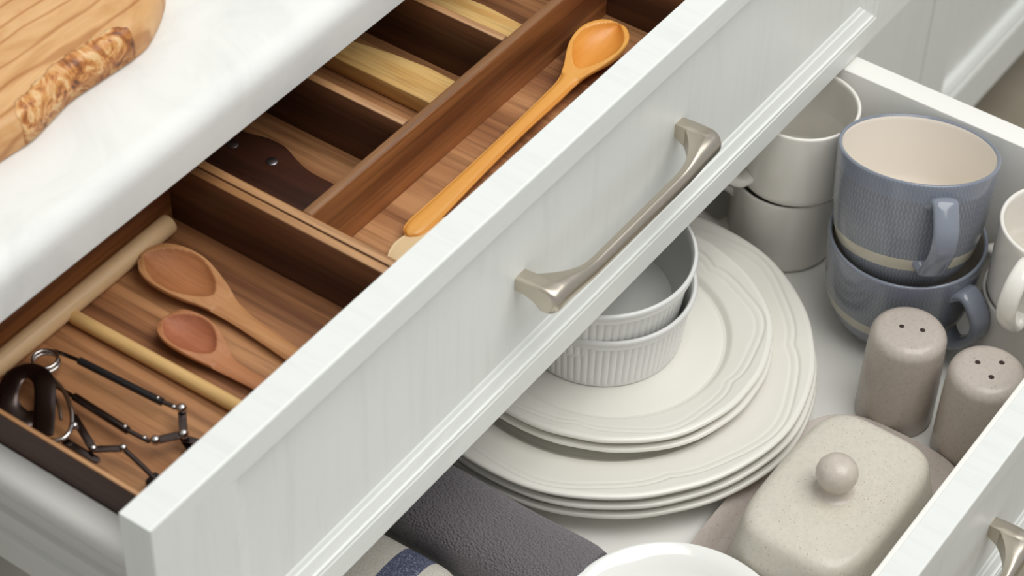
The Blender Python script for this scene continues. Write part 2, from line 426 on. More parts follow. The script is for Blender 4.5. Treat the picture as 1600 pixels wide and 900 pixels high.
paddle('wooden_spoon', [(.1785, .1700, .0010, -.052, .003, 0), (.1790, .1680, .0070, -.0515, .003, .001), (.1798, .1620, .0130, -.0505, .003, .0055), (.1802, .1520, .0165, -.0505, .0030, .0072), (.1802, .1400, .0168, -.0510, .0030, .0068), (.1800, .1290, .0145, -.0525, .0035, .0048), (.1793, .1180, .0108, -.0540, .004, .0016), (.1780, .1080, .0076, -.0555, .005, 0),
    (.1765, .0970, .0058, -.056, .005, 0), (.1745, .0800, .0052, -.056, .005, 0), (.1722, .0570, .0052, -.056, .005, 0), (.1700, .0350, .0052, -.056, .005, 0), (.1697, .0300, .0030, -.057, .004, 0)],
    SPOON1, stain=SPOON1B, label='larger worn pale wooden spoon lying next to the left tray\'s right wall', cat='spoon', group='wooden spoons in the drawer')
paddle('wooden_spoon', [(.1480, .1275, .0010, -.053, .003, 0), (.1480, .1260, .0060, -.0525, .003, .001), (.1480, .1215, .0108, -.0510, .003, .005), (.1478, .1130, .0134, -.0510, .0030, .0066), (.1475, .1030, .0134, -.0515, .0030, .006), (.1465, .0940, .0110, -.0535, .0035, .003), (.1452, .0850, .0074, -.0555, .004, .0006), (.1445, .0760, .0054, -.056, .005, 0), (.1448, .0550, .0046, -.056, .005, 0), (.1455, .0330, .0046, -.056, .005, 0), (.1456, .0290, .0025, -.057, .004, 0)],
    SPOON2, stain=SPOON2B, label='smaller reddish-brown wooden spoon between the larger worn spoon and the thin stick', cat='spoon', group='wooden spoons in the drawer')

cs = thing('crepe_spreader', 'pale wooden T-shaped tool: thick crossbar along the tray\'s rear, thin handle towards the front', 'spreader', (.123, .17, -.062))
def rod(name, a, b, r, mat, parent, n=20, rnd=.0012):
    L = parent.location; a = Vector(a) - L; b = Vector(b) - L; d = (b - a).normalized()
    P = [a, a + d * rnd * .3, a + d * rnd] + [a + (b - a) * k / 6 for k in range(1, 6)] + [b - d * rnd, b - d * rnd * .3, b]
    sc = [1 - rnd / r, 1 - .3 * rnd / r, 1] + [1] * 5 + [1, 1 - .3 * rnd / r, 1 - rnd / r]
    return tube(name, P, r, r, mat, parent, n, fr=lambda t: sc[int(round(t * 10))])
rod('crossbar', (.036, .1752, -.0555), (.2098, .1768, -.0555), .0062, DOWELX, cs)
rod('handle', (.1236, .1708, -.0578), (.1258, .0300, -.0578), .0040, DOWELY, cs)

# knife with riveted handle in the left rear compartment
kn = thing('kitchen_knife', 'dark brown wooden knife handle with steel rivets in the leftmost rear compartment', 'knife', (.268, .19, -.062))
def slab(name, outline, z0, z1, mat, parent, bev=.0008):
    L = parent.location if parent else Vector((0, 0, 0))
    bm = bmesh.new(); vs = [bm.verts.new((x - L.x, y - L.y, z0 - L.z)) for x, y in outline]
    f = bm.faces.new(vs); r = bmesh.ops.extrude_face_region(bm, geom=[f])
    for e in r['geom']:
        if isinstance(e, bmesh.types.BMVert): e.co.z = z1 - L.z
    bmesh.ops.recalc_face_normals(bm, faces=bm.faces)
    es = [e for e in bm.edges if abs(e.verts[0].co.z - e.verts[1].co.z) < 1e-6]
    if bev: bmesh.ops.bevel(bm, geom=es, offset=bev, segments=3, profile=.5, affect='EDGES')
    me = bpy.data.meshes.new(name); bm.to_mesh(me); bm.free(); me.materials.append(mat)
    me.polygons.foreach_set('use_smooth', [True] * len(me.polygons)); me.set_sharp_from_angle(angle=radians(35))
    o = bpy.data.objects.new(name, me); COL.objects.link(o)
    if parent: o.parent = parent
    return o
up = smooth_path([(.2835, .104, 0), (.2838, .118, 0), (.2842, .135, 0), (.2880, .148, 0), (.2925, .160, 0), (.2925, .172, 0), (.2890, .185, 0), (.2870, .205, 0), (.2860, .226, 0)], 4)
lo = smooth_path([(.2540, .226, 0), (.2520, .185, 0), (.2500, .150, 0), (.2490, .120, 0), (.2520, .104, 0)], 4)
slab('handle', [(p.x, p.y) for p in up + lo], -.0618, -.0450, KNIFEW, kn, .0022)
slab('blade', [(.2845, .227), (.2845, .30), (.276, .318), (.262, .316), (.252, .30), (.250, .227)], -.0545, -.0525, CHROME, kn, .0004)
for x, y in ((.2765, .1565), (.2745, .1840)):
    r = lathe('rivet', [(.0034, 0), (.0034, .0004), (.0030, .0007), (.0001, .0008)], plain('rivet_steel', srgb(150, 150, 156), .35, 1)[0] if y < .16 else bpy.data.materials['rivet_steel'], kn, 20)
    r.location = (x - .268, y - .19, -.0451 + .062)
b1 = [(.3785, .0982), (.3785, .1829), (.3788, .1895), (.3790, .26), (.3955, .262), (.3985, .192), (.4030, .1660), (.4056, .140), (.4047, .119), (.4020, .0982)]
o = slab('bamboo_utensil', b1, -.0618, -.0500, BAMBOO, None, .0008); tag(o, 'flat bamboo utensil in the middle rear compartment', 'utensil', 'flat bamboo utensils')
b2 = [(.4330, .0982), (.4340, .150), (.4400, .26), (.4580, .26), (.4745, .180), (.4768, .150), (.4748, .119), (.4700, .0982)]
o = slab('bamboo_utensil', b2, -.0618, -.0500, BAMBOO, None, .0008); tag(o, 'flat bamboo utensil in the rear compartment farthest right, against its divider', 'utensil', 'flat bamboo utensils')

# ------------------------------------------------------------------ metal tools
def ball(name, x, y, z, r, mat, parent):
    L = parent.location
    o = lathe(name, [(max(.0001, r * sin(pi * k / 10)), -r * cos(pi * k / 10)) for k in range(11)], mat, parent, 16, angle=80)
    o.location = (x - L.x, y - L.y, z - L.z); return o
def wire(name, pts, r, mat, parent, k=5, closed=False, rx=None, n=10):
    L = parent.location; return tube(name, [p - L for p in smooth_path(pts, k, closed)], rx or r, r, mat, parent, n, closed=closed)
g1 = thing('folding_skewer_tool', 'dark metal tool with ring end, black-sleeved rods and ball-jointed links in the left tray', 'utensil', (.09, .10, -.062))
zz = -.0525
cx, cy, R_ = .0866, .1557, .0068
wire('ring', [(cx + R_ * cos(a), cy + R_ * sin(a), zz + .0008) for a in [2 * pi * k / 12 for k in range(12)]], .0011, CHROME, g1, 4, True)
wire('ring', [(cx + .0004 + R_ * 1.04 * cos(a), cy + R_ * 1.04 * sin(a), zz - .0022) for a in [2 * pi * k / 12 for k in range(12)]], .0011, CHROME, g1, 4, True)
wire('rod', [(.0915, .1610, zz), (.0950, .1550, zz), (.0974, .1406, zz)], .0011, DARKST, g1)
wire('black_sleeve', [(.0973, .1410, zz), (.1008, .0860, zz)], .0021, BLACK, g1, 2)
wire('rod', [(.1008, .0865, zz), (.1025, .0765, zz)], .0013, DARKST, g1, 2)
wire('rod', [(.0776, .1400, zz - .002), (.0768, .1200, zz - .001)], .0012, DARKST, g1, 2)
wire('black_sleeve', [(.0770, .1260, zz - .001), (.0751, .0870, zz)], .0022, DARKST, g1, 2)
wire('rod', [(.0751, .0880, zz), (.0760, .0730, zz)], .0013, DARKST, g1, 2)
def plate_link(a, b, wd, z, parent, mat=DARKST):
    a = Vector((a[0], a[1], 0)); b = Vector((b[0], b[1], 0)); d = (b - a).normalized(); s = Vector((-d.y, d.x, 0)); o_ = []
    for k in range(7): q = pi / 2 + pi * k / 6; o_.append(a + s * (wd * sin(q)) + d * (wd * cos(q)))
    for k in range(7): q = -pi / 2 + pi * k / 6; o_.append(b + s * (wd * sin(q)) + d * (wd * cos(q)))
    return slab('link', [(p.x, p.y) for p in o_], z, z + .0014, mat, parent, .0003)
J = [(.1025, .0741), (.0894, .0615), (.0775, .0701), (.0945, .0440), (.0820, .0440)]
plate_link(J[0], J[1], .0022, zz - .001, g1); plate_link(J[1], J[2], .0024, zz + .0006, g1); plate_link(J[1], J[3], .0022, zz - .0028, g1); plate_link(J[1], J[4], .0018, zz - .0045, g1)
for x, y in J[:3]: ball('joint', x, y, zz + .0015, .0028, CHROME, g1)
ball('joint', .1017, .0790, zz, .0016, CHROME, g1); ball('joint', .0762, .0765, zz, .0016, CHROME, g1); ball('joint', .1008, .0890, zz + .001, .0013, CHROME, g1); ball('joint', .0753, .0890, zz + .0012, .0014, CHROME, g1)
g2 = thing('looped_metal_tool', 'dark steel tool with wide curled band, wire loops and riveted arms in the left tray', 'utensil', (.06, .12, -.062))
zb = -.0485
wire('curled_band', [(.0559, .1318, zb - .006), (.0503, .1364, zb - .005), (.0500, .1450, zb - .003), (.0552, .1520, zb - .001), (.0660, .1570, zb), (.0735, .1525, zb + .001), (.0710, .1409, zb + .002), (.0573, .1277, zb), (.0435, .1160, zb + .001)], .0009, DARKST, g2, 6, rx=.0056, n=12)
wire('inner_band', [(.0690, .1400, zb - .004), (.0640, .1310, zb - .006), (.0575, .1290, zb - .007), (.0520, .1330, zb - .007), (.0505, .1390, zb - .006)], .0009, DARKST, g2, 6, rx=.0026, n=12)
wire('wire_loop', [(.0696, .1669, zb - .006), (.0577, .1595, zb - .006), (.0491, .1480, zb - .006), (.0478, .1385, zb - .006), (.0500, .1300, zb - .007)], .0010, CHROME, g2, 6)
wire('wire_loop', [(.0740, .1500, zb - .003), (.0767, .1424, zb), (.0726, .1277, zb), (.0634, .1143, zb), (.0532, .1070, zb), (.0461, .1092, zb - .001), (.0447, .1185, zb - .003)], .0013, CHROME, g2, 6)
wire('wire_loop', [(.0711, .1360, zb - .001), (.0649, .1251, zb - .001), (.0585, .1175, zb - .001)], .0010, CHROME, g2, 6)
A = (.0590, .1085); B = (.0531, .0902); D = (.0625, .0783)
plate_link((.0635, .1130), B, .0022, zb - .0016, g2); plate_link((.0500, .1070), (.0500, .0856), .0021, zb - .0040, g2); plate_link(B, D, .0020, zb - .0016, g2)
wire('rod', [(D[0], D[1], zb - .001), (.0596, .0618, zb - .002), (.0554, .0423, zb - .004)], .0014, DARKST, g2, 3)
box('black_grip', .0560, .0640, .036, .0590, -.0618, -.0545, BLACK, g2, .0012)
for x, y in (A, B, D): ball('rivet', x, y, zb - .0004, .0022, CHROME, g2)

# ------------------------------------------------------------------ cutting board on the counter
cb = thing('cutting_board', 'olive wood cutting board with burled wavy edge on the pale countertop', 'board', (.10, .30, .045))
OLIVE, t, p = nt('olive_wood')
v = coords(t, (9, 26, 26), rot=(0, 0, .3)); n1 = noise(t, v, 1.0, 6, .55, 2.2)
wv = node(t, 'ShaderNodeTexWave', wave_type='BANDS', bands_direction='Y'); wv.inputs['Scale'].default_value = 1.1; wv.inputs['Distortion'].default_value = 7; wv.inputs['Detail'].default_value = 3; wv.inputs['Detail Scale'].default_value = 1.2
t.links.new(coords(t, (5, 22, 12), rot=(0, 0, .15)), wv.inputs['Vector'])
c = ramp(t, n1, [(.25, srgb(178, 120, 66)), (.45, srgb(204, 154, 98)), (.62, srgb(218, 172, 118)), (.8, srgb(226, 188, 138))])
c = mix(t, 1.0, c, ramp(t, wv.outputs['Fac'], [(.0, (.70, .55, .43)), (.06, (.92, .84, .76)), (.2, (1, 1, 1))]), 'MULTIPLY')
c = mix(t, ramp(t, noise(t, coords(t), 34, 5, .6, 1), [(.58, (0, 0, 0)), (.72, (.5, .5, .5))]), c, srgb(196, 124, 62))
t.links.new(c, p.inputs['Base Color']); p.inputs['Roughness'].default_value = .42
BURL, t, p = nt('burl_bark_edge')
n1 = noise(t, coords(t, (1, .6, 1), rot=(0, 0, .4)), 62, 6, .62, 2.6)
c = ramp(t, n1, [(.30, srgb(92, 54, 26)), (.40, srgb(160, 94, 42)), (.50, srgb(206, 142, 76)), (.62, srgb(230, 192, 138)), (.75, srgb(178, 112, 56))])
t.links.new(c, p.inputs['Base Color']); p.inputs['Roughness'].default_value = .4; bump(t, p, n1, .3, .0008)
base = smooth_path([(-.10, .215, 0), (.0, .205, 0), (.06, .2000, 0), (.1123, .1967, 0), (.1354, .1954, 0), (.1522, .1981, 0), (.1722, .2013, 0), (.1968, .2000, 0), (.2253, .1990, 0), (.2418, .2043, 0), (.2582, .2131, 0), (.2685, .2217, 0), (.278, .240, 0), (.280, .262, 0), (.268, .30, 0), (.24, .38, 0), (.10, .46, 0), (-.08, .44, 0), (-.16, .36, 0), (-.15, .25, 0)], 5, True)
N = len(base); cen = Vector((.06, .32, 0)); ringsv = []
def ins(d):
    out = []
    for i in range(N):
        tg = (base[(i + 1) % N] - base[i - 1]).normalized(); out.append(base[i] + Vector((-tg.y, tg.x, 0)) * d)
    return out
def inw(i):  # chamfer width grows along the burled edge
    x, y = base[i].x, base[i].y
    return 1.0
levels = [(0.0012, .0455), (0, .048), (0, .056), (.0012, .0625), (.0036, .0655), (.0070, .0668)]
vs = []
for d, z in levels:
    for q in ins(d): vs.append((q.x - .10, q.y - .30, z - .045))
fs = grid_faces(len(levels), N); fs.append(tuple((len(levels) - 1) * N + j for j in range(N))); fs.append(tuple(range(N))[::-1])
fixn(mesh_obj('board', vs, fs, OLIVE, cb, True, angle=60))
# the burl inlay: live-edge strip following the front edge
bt = smooth_path([(.1290, .1852, 0), (.1330, .2030, 0), (.1395, .2060, 0), (.1465, .2072, 0), (.1522, .2060, 0), (.1600, .2072, 0), (.1677, .2078, 0), (.1770, .2078, 0), (.1856, .2072, 0), (.1964, .2060, 0), (.2020, .2062, 0), (.2076, .2050, 0), (.2130, .2045, 0), (.2165, .2010, 0)], 4)
def base_y(x):
    best = None
    for i in range(N):
        a = base[i]; b_ = base[(i + 1) % N]
        if (a.x - x) * (b_.x - x) <= 0 and a.y < .25 and a.x != b_.x: return a.y + (b_.y - a.y) * (x - a.x) / (b_.x - a.x)
    return .2
vs = []; M_ = 7
xs_ = [.1300 + (.2185 - .1300) * i / 46 for i in range(47)]
def top_y(x):
    e = min((x - .1300) / .006, (.2185 - x) / .010, 1); return base_y(x) + .0012 + (.0088 + .0008 * sin(x * 420) + .0004 * sin(x * 1300)) * max(0, e) ** .5
for x in xs_:
    ya = base_y(x); yb_ = top_y(x)
    prof_ = [(ya - .0004, .0475), (ya - .0005, .056), (ya + .0010, .0630)]
    for k in range(4):
        s = k / 3; y = ya + .0036 + max(yb_ - ya - .0036, .0) * s; prof_.append((y, .0671 if y > ya + .0075 else .0671 - (ya + .0075 - y) * .28))
    for y, z in prof_: vs.append((x - .10, y - .30, z - .045 + .0001))
o = fixn(mesh_obj('burl_edge', vs, grid_faces(len(xs_), 7, False), BURL, cb, True)); o['label'] = 'dark orange-brown burled strip along the board edge'
mo = o.modifiers.new('thick', 'SOLIDIFY'); mo.thickness = .0006; mo.offset = -1

# ------------------------------------------------------------------ lower drawer
ZT = -.174
ld = thing('drawer', 'lower open drawer with white interior holding plates, mugs and towels', 'drawer', (.4, -.05, -.345), 'open kitchen drawers')
YF = -.2555
framed_front(ld, 0, .80, YF, -.345, ZT, .0585, .0190, .0190, th=.0182)
bow_handle(ld, .2970, .4770, YF + .0075, ZT - .0885)['label'] = 'brushed nickel bow handle'
box('drawer_front_liner', .098, .7029, -.2371, -.2338, -.307, ZT - .0008, LAM, ld, .0004)
box('drawer_side', .7030, .7212, -.2371, .40, -.320, ZT, LAM, ld, .0006); box('drawer_side', .080, .098, -.2371, .40, -.320, ZT, LAM, ld, .0006)
box('drawer_back', .0982, .7028, .385, .40, -.3068, ZT, LAM, ld, .0006)
box('drawer_bottom', .0982, .7028, -.2370, .3998, -.320, -.307, LAM, ld, 0)

ZF = -.307
# plates
def plate(name, R, rw, H, label, loc, cusp, group, base_r, mat=CREAM):
    n = 300; prof = [(.0006, .0016), (base_r * .75, .0016), (base_r * .92, .0014), (base_r * .96, .0), (base_r, .0), (base_r * 1.03, .0022)]
    k0 = len(prof)
    for s in (.25, .5, .75, 1): prof.append((base_r * 1.03 + (R - .003 - base_r * 1.03) * s, .0022 + (H - .0046 - .0022) * (s ** .9)))
    prof += [(R - .0012, H - .0038), (R, H - .0022), (R - .0002, H - .0008), (R - .0012, H), (R - .0028, H + .0001)]
    ntop = len(prof)
    w0 = rw * 1.0; shoulder = rw + (R - rw) * .5
    def zt(r):
        if r <= rw: return .0064
        wz = H - (R - rw) * .21
        if r < rw + .0055:
            s = (r - rw) / .0055; return .0064 + (wz - .0064) * (s * s * (3 - 2 * s))
        s = (r - rw - .0055) / (R - .0028 - rw - .0055); return wz + (H - wz) * s
    r = R - .0036
    while r > R - .0250: prof.append((r, zt(r))); r -= .0006
    while r > rw - .003: prof.append((r, zt(r))); r -= .0011
    prof += [(rw - .0055, .0064), (rw - .0075, .0064), (rw * .8, .0064), (rw * .4, .0064), (.0006, .0064)]
    def fn(i, r, z, a):
        ph = ((math.degrees(a) - cusp) / 72.0) % 1.0; d = min(ph, 1 - ph) * 2          # 0 at cusp, 1 mid-lobe
        edge = -.0020 * exp(-(d / .26) ** 2) + .0006 * cos(pi * 2 * d)
        f = max(0, (r - R * .55) / (R * .45)) ** 2
        rr = r + edge * f
        if i >= ntop:
            dc = exp(-d / .13); line = R - .0072 - .0050 * exp(-(d / .40) ** 2) - .0040 * dc + .0016 * cos(2 * pi * d)
            q = (r - line) / .0010
            z -= .0006 * exp(-q * q); z += .0005 / (1 + exp(-2.2 * q)) 
            q2 = (r - line + .0052) / .0012; z -= .00035 * exp(-q2 * q2)
            q3 = (r - rw) / .0016; z -= .0003 * exp(-q3 * q3)
        return rr, z
    t = lathe(name, prof, mat, None, n, fn, angle=60); t.location = loc
    return tag(t, label, 'plate', group)
pl = plate('dinner_plate', .1425, .098, .0220, 'top dinner plate of the stack, directly under the smaller plates', (.4640, .0370, -.2890), -55, 'cream dinner plates', .078)
for z, dx, dy, lb in ((-.2980, .0012, -.0018, 'middle dinner plate of the three-plate stack'), (-.3069, .0020, -.0030, 'bottom dinner plate of the stack, resting on the drawer floor')):
    q = pl.copy(); COL.objects.link(q); q.location = (.4640 + dx, .0370 + dy, z); q['label'] = lb; q.rotation_euler.z = .05 if z > -.3 else -.04
sp = plate('side_plate', .1085, .0775, .0175, 'upper small cream plate with scalloped rim under the ribbed ramekins', (.4700, .0365, -.2742), -88, 'small cream plates', .060)
q = sp.copy(); COL.objects.link(q); q.location = (.4705, .0350, -.2825); q['label'] = 'lower small cream plate between the ramekin plate and the dinner plates'; q.rotation_euler.z = .06

# ramekins
def ramekin(R, rb, H, loc, label):
    nr = 76; n = nr * 6; prof = [(.0006, .001), (rb - .005, .001), (rb - .003, 0), (rb - .0008, .0004), (rb, .002)]
    k0 = len(prof)
    for s in (0, .02, .06, .2, .4, .6, .78, .80): prof.append((rb + (R - .0018 - rb) * s * .9, .0026 + (H - .0110) * s / .8))
    k1 = len(prof)
    prof += [(R - .0012, H - .0078), (R - .0012, H - .0030), (R, H - .0026), (R + .0003, H - .0012), (R - .0006, H), (R - .0022, H + .0001), (R - .0034, H - .0012), (R - .0042, H - .006), (rb - .0028, .012), (rb - .005, .006), (rb - .010, .0045), (.0006, .0045)]
    def fn(i, r, z, a):
        if k0 < i < k1: r += .00075 * abs(sin(a * nr / 2)) ** .7 - .0003
        return r, z
    o = lathe('ramekin', prof, RAMK, None, n, fn, angle=50); o.location = loc; return tag(o, label, 'ramekin', 'ribbed white ramekins')
ramekin(.0612, .0545, .0480, (.4695, .0430, -.2678), 'lower ribbed ramekin standing on the small cream plate')
ramekin(.0648, .0560, .0480, (.4665, .0475, -.2411), 'upper ribbed ramekin, nested on top of the other')

# mugs
def mug(R, rb, H, mats, loc, label, group, az, tilt=None, body=None, hz=(.86, .30), reach=.030, hw=.0055, ht=.0032, th=.0028, name='mug'):
    t = thing(name, label, 'mug', loc, group)
    body = body or [(0, .90), (.04, .97), (.12, 1.0), (1, 1)]
    pr = [(.0006, .0014), (rb * .7, .0014), (rb * .8, 0), (rb * .9, .0002)]
    def rr(s):
        f = interp(body, s); return rb + (R - rb) * f if len(mats) > 1 else R * f
    K = 26
    for k in range(K + 1): s = k / K; pr.append((rr(s) - (.0010 if k == 0 else 0), max(.0008, s * (H - .0016))))
    Rr = rr(1.0)
    pr += [(Rr - .0001, H - .0006), (Rr - .0010, H), (Rr - .0020, H - .0001), (Rr - th, H - .0012)]
    ko = len(pr)
    for k in range(K, -1, -1):
        s = k / K; z = max(.006, s * (H - .004)); pr.append((max(.001, rr(s) - th - (.001 if s < .5 else 0)), z))
    pr += [(rb * .55, .0050), (.0006, .0048)]
    zone = [0] * (ko - 1) + [1 if len(mats) > 1 else 0] * (len(pr) - ko)
    b = lathe('body', pr, mats[0], t, 96, mats=list(mats)[:2], zone=zone, angle=60)
    ca, sa = cos(az), sin(az); z1 = H * hz[0]; z0 = H * hz[1]; ra = rr(hz[0]) - .002; rb2 = rr(hz[1]) - .002
    E = max(ra, rb2) + reach
    pts = [(ra, z1), (ra + .35 * (E - ra), z1 + .004), (E - .006, z1 - .001), (E, z1 - (z1 - z0) * .28), (E - .001, z1 - (z1 - z0) * .6), (E - .010, z0 + .003), (rb2 + .30 * (E - rb2), z0 - .003), (rb2, z0)]
    P = [Vector((r * ca, r * sa, z)) for r, z in pts]
    tube('handle', smooth_path(P, 6), hw, ht, mats[-1], t, 16, up=(-sa * 0 + ca * .001, sa * .001, 1) if False else (0, 0, 1), fr=lambda s: (1 + .35 * (2 * abs(s - .5)) ** 6, 1 + .25 * (2 * abs(s - .5)) ** 6), sq=.8) if False else ribbon_handle(t, P, hw, ht, mats[-1], Vector((-sa, ca, 0)))
    if tilt: t.rotation_mode = 'QUATERNION'; t.rotation_quaternion = Vector((0, 0, 1)).rotation_difference(Vector(tilt))
    return t
def ribbon_handle(parent, P, hw, ht, mat, side):
    S = smooth_path(P, 6); N = len(S); n = 16; vs = []
    for i, p in enumerate(S):
        d = (S[min(i + 1, N - 1)] - S[max(i - 1, 0)]).normalized(); u = side.cross(d).normalized(); s = i / (N - 1)
        k = 1 + .35 * (2 * abs(s - .5)) ** 6
        for j in range(n):
            q = 2 * pi * j / n; cx, cy = cos(q), sin(q); cx = math.copysign(abs(cx) ** .75, cx); cy = math.copysign(abs(cy) ** .75, cy)
            vs.append(p + side * (hw * k * cx) + u * (ht * k * cy))
    return fixn(mesh_obj('handle', vs, grid_faces(N, n) + [tuple(range(n))[::-1], tuple((N - 1) * n + j for j in range(n))], mat, parent, True, angle=60))

# blue glaze with combed wavy pattern and an unglazed band
def blue(name, z_lo, z_hi, H):
    m, t, p = plain(name, srgb(126, 134, 150), .2, coat=.3)
    tc = node(t, 'ShaderNodeTexCoord'); sx = node(t, 'ShaderNodeSeparateXYZ'); t.links.new(tc.outputs['Object'], sx.inputs[0])
    ang = math_(t, 'ARCTAN2', sx.outputs[1], sx.outputs[0]); z = sx.outputs[2]
    wob = math_(t, 'MULTIPLY', math_(t, 'SINE', math_(t, 'MULTIPLY', z, 1050.0)), 1.3)
    nz = math_(t, 'MULTIPLY', noise(t, coords(t), 45, 2), 5.0)
    st = math_(t, 'SINE', math_(t, 'ADD', math_(t, 'MULTIPLY', ang, 118.0), math_(t, 'ADD', wob, nz)))
    row = math_(t, 'SINE', math_(t, 'MULTIPLY', z, 1150.0))
    pat = math_(t, 'MULTIPLY', st, math_(t, 'ADD', math_(t, 'MULTIPLY', row, .15), .85))
    c = ramp(t, math_(t, 'ADD', math_(t, 'MULTIPLY', pat, .5), .5), [(.3, srgb(122, 126, 136)), (.8, srgb(132, 136, 144)), (.97, srgb(148, 151, 156))])
    big = noise(t, coords(t, (1, 1, .5)), 38, 3)
    c = mix(t, .5, c, ramp(t, big, [(.3, (.82, .83, .86)), (.7, (1.12, 1.12, 1.1))]), 'MULTIPLY')
    band = math_(t, 'MULTIPLY', math_(t, 'GREATER_THAN', z, z_lo), math_(t, 'LESS_THAN', z, z_hi))
    c = mix(t, band, c, srgb(196, 190, 172))
    top = math_(t, 'GREATER_THAN', z, H * .84); c = mix(t, math_(t, 'MULTIPLY', top, .55), c, srgb(130, 138, 154))
    t.links.new(c, p.inputs['Base Color'])
    bump(t, p, pat, .06, .0003); return m
BG1 = blue('blue_grey_glaze', .0235, .0325, .092); BGH = glaze('blue_grey_handle_glaze', (132, 138, 150), .14)
BG2 = blue('blue_grey_glaze_low', .0255, .0345, .082)
MUGIN = glaze('cream_mug_inside', (240, 232, 221), .2)
BB = [(0, .0), (.03, .12), (.10, .38), (.2, .60), (.35, .78), (.55, .90), (.8, .96), (.93, .985), (1, 1)]
mug(.0540, .0325, .0905, (BG1, MUGIN, BGH), (.6275, -.0957, -.2510), 'upper blue-grey mug, tilted inside the other, cream inside', 'blue-grey mugs', radians(-136), (.2208, .1045, .9697), BB, (.84, .33), .017, .0088, .0034)
mug(.0540, .0300, .0820, (BG2, MUGIN, BGH), (.6340, -.0950, ZF), 'lower blue-grey mug standing on the drawer floor behind the salt shaker', 'blue-grey mugs', radians(-106), None, BB, (.80, .30), .021, .0085, .0036)
WB = [(0, .88), (.04, .95), (.10, .975), (.5, .985), (1, 1)]
for (x, y, z, az, lb) in ((.6590, .0110, ZF, 126, 'lower white mug of the stack behind the dinner plates'), (.6574, .0070, ZF + .0655, 150, 'upper white mug of the stack behind the dinner plates'),
                          (.6560, -.1880, ZF, 62, 'lower white mug at the drawer\'s front right corner'), (.6520, -.1905, ZF + .0655, 178, 'upper white mug at the drawer\'s front right corner, its handle outward')):
    mug(.0400, .034, .0645, (WHITEG,), (x, y, z), lb, 'white mugs', radians(az), None, WB, (.78, .20) if y > -.1 else (.86, .16), .026, .0068, .0038)

# shakers
def shaker(loc, label, holes):
    t = thing('shaker', label, 'shaker', loc, 'taupe salt and pepper shakers'); R = .0262; H = .0800
    pr = [(.0006, .001), (R * .85, .001), (R * .9, 0), (R * .97, .0008), (R, .003), (R, .03), (R * .985, .055), (R * .965, H - .0095)]
    for k in range(1, 9): a = pi / 2 * k / 8; pr.append((R * .965 - .0085 * (1 - cos(a)), H - .0095 + .0085 * sin(a)))
    pr += [(R * .4, H - .0003), (.0006, H)]
    lathe('body', pr, SHAK, t, 72, angle=60)
    for x, y in holes:
        o = lathe('hole', [(.0002, .0002), (.0017, .0002), (.0022, -.0002), (.0026, -.0012)], HOLE, t, 16, cap1=False); o.location = (x, y, H - .0003)
    return t
shaker((.5565, -.1385, ZF), 'taupe salt shaker with two holes in front of the blue-grey mugs', [(-.0062 + .004, .0050), (.0028, -.0075)])
shaker((.5552, -.1965, ZF), 'taupe pepper shaker with three holes next to the drawer front', [(-.0005, .0080), (.0085, -.0045), (-.0070, -.0050)])

# butter dish
def sup(a, b, n, e, cx=0, cy=0):
    out = []
    for k in range(n):
        q = 2 * pi * k / n; c_, s_ = cos(q), sin(q)
        out.append((cx + a * math.copysign(abs(c_) ** (2 / e), c_), cy + b * math.copysign(abs(s_) ** (2 / e), s_)))
    return out
bd = thing('butter_dish', 'speckled beige butter dish with knobbed lid on a taupe tray beside the shakers', 'butter dish', (.4210, -.1600, ZF))
def stack(name, levels, mat, parent, n=96, off=(0, 0)):
    vs = []
    for a, b, e, z in levels: vs += [(x, y, z) for x, y in sup(a, b, n, e, *off)]
    return fixn(mesh_obj(name, vs, grid_faces(len(levels), n) + [tuple(range(n))[::-1], tuple((len(levels) - 1) * n + j for j in range(n))], mat, parent, True, angle=60))
stack('tray', [(.090, .048, 4, 0), (.094, .052, 4, 0), (.103, .060, 3.6, .004), (.109, .0660, 3.4, .0100), (.1105, .0672, 3.4, .0116), (.1100, .0668, 3.4, .0124), (.1085, .0655, 3.4, .0120), (.098, .056, 3.8, .0065), (.094, .052, 4, .0050), (.05, .03, 4, .0050)], STONE2, bd)
lid = stack('lid', [(.0800, .0465, 3.6, .0062), (.0812, .0482, 3.3, .0064), (.0812, .0482, 3.3, .0080), (.0775, .0485, 3.6, .0180), (.0690, .0445, 4.0, .0420), (.0650, .0422, 4.2, .0550), (.0640, .0415, 4.2, .0585), (.0624, .0400, 4.2, .0612), (.0602, .0378, 4.3, .0630), (.0575, .0352, 4.3, .0640), (.0530, .0310, 4.4, .0645), (.03, .016, 3.6, .0652), (.0005, .0003, 3, .0656)], STONE, bd, off=(0, -.004))
kb = lathe('knob', [(.0150, -.001), (.0120, .0002), (.0095, .0018), (.0086, .0040), (.0098, .0065), (.0118, .0095), (.0130, .0130), (.0132, .0160), (.0124, .0195), (.0104, .0225), (.0070, .0248), (.0035, .0257), (.0004, .0259)], KNOBG, lid, 48, angle=80)
kb.location = (-.004, -.003, .0655)

# white bowl at the front left
bo = lathe('serving_bowl', [(.0006, .0015), (.020, .0015), (.0215, 0), (.0235, 0), (.0240, .003), (.0300, .0128), (.0480, .0215), (.0600, .0310), (.0660, .0380), (.0705, .0405), (.0712, .0420), (.0704, .0430), (.0690, .0430), (.0605, .0395), (.0570, .0345), (.045, .0245), (.028, .0165), (.015, .008), (.0006, .0065)], BOWLW, None, 96, angle=70)
bo.location = (.2800, -.1350, ZF); tag(bo, 'plain white bowl at the photograph\'s bottom edge beside the grey towel', 'bowl')

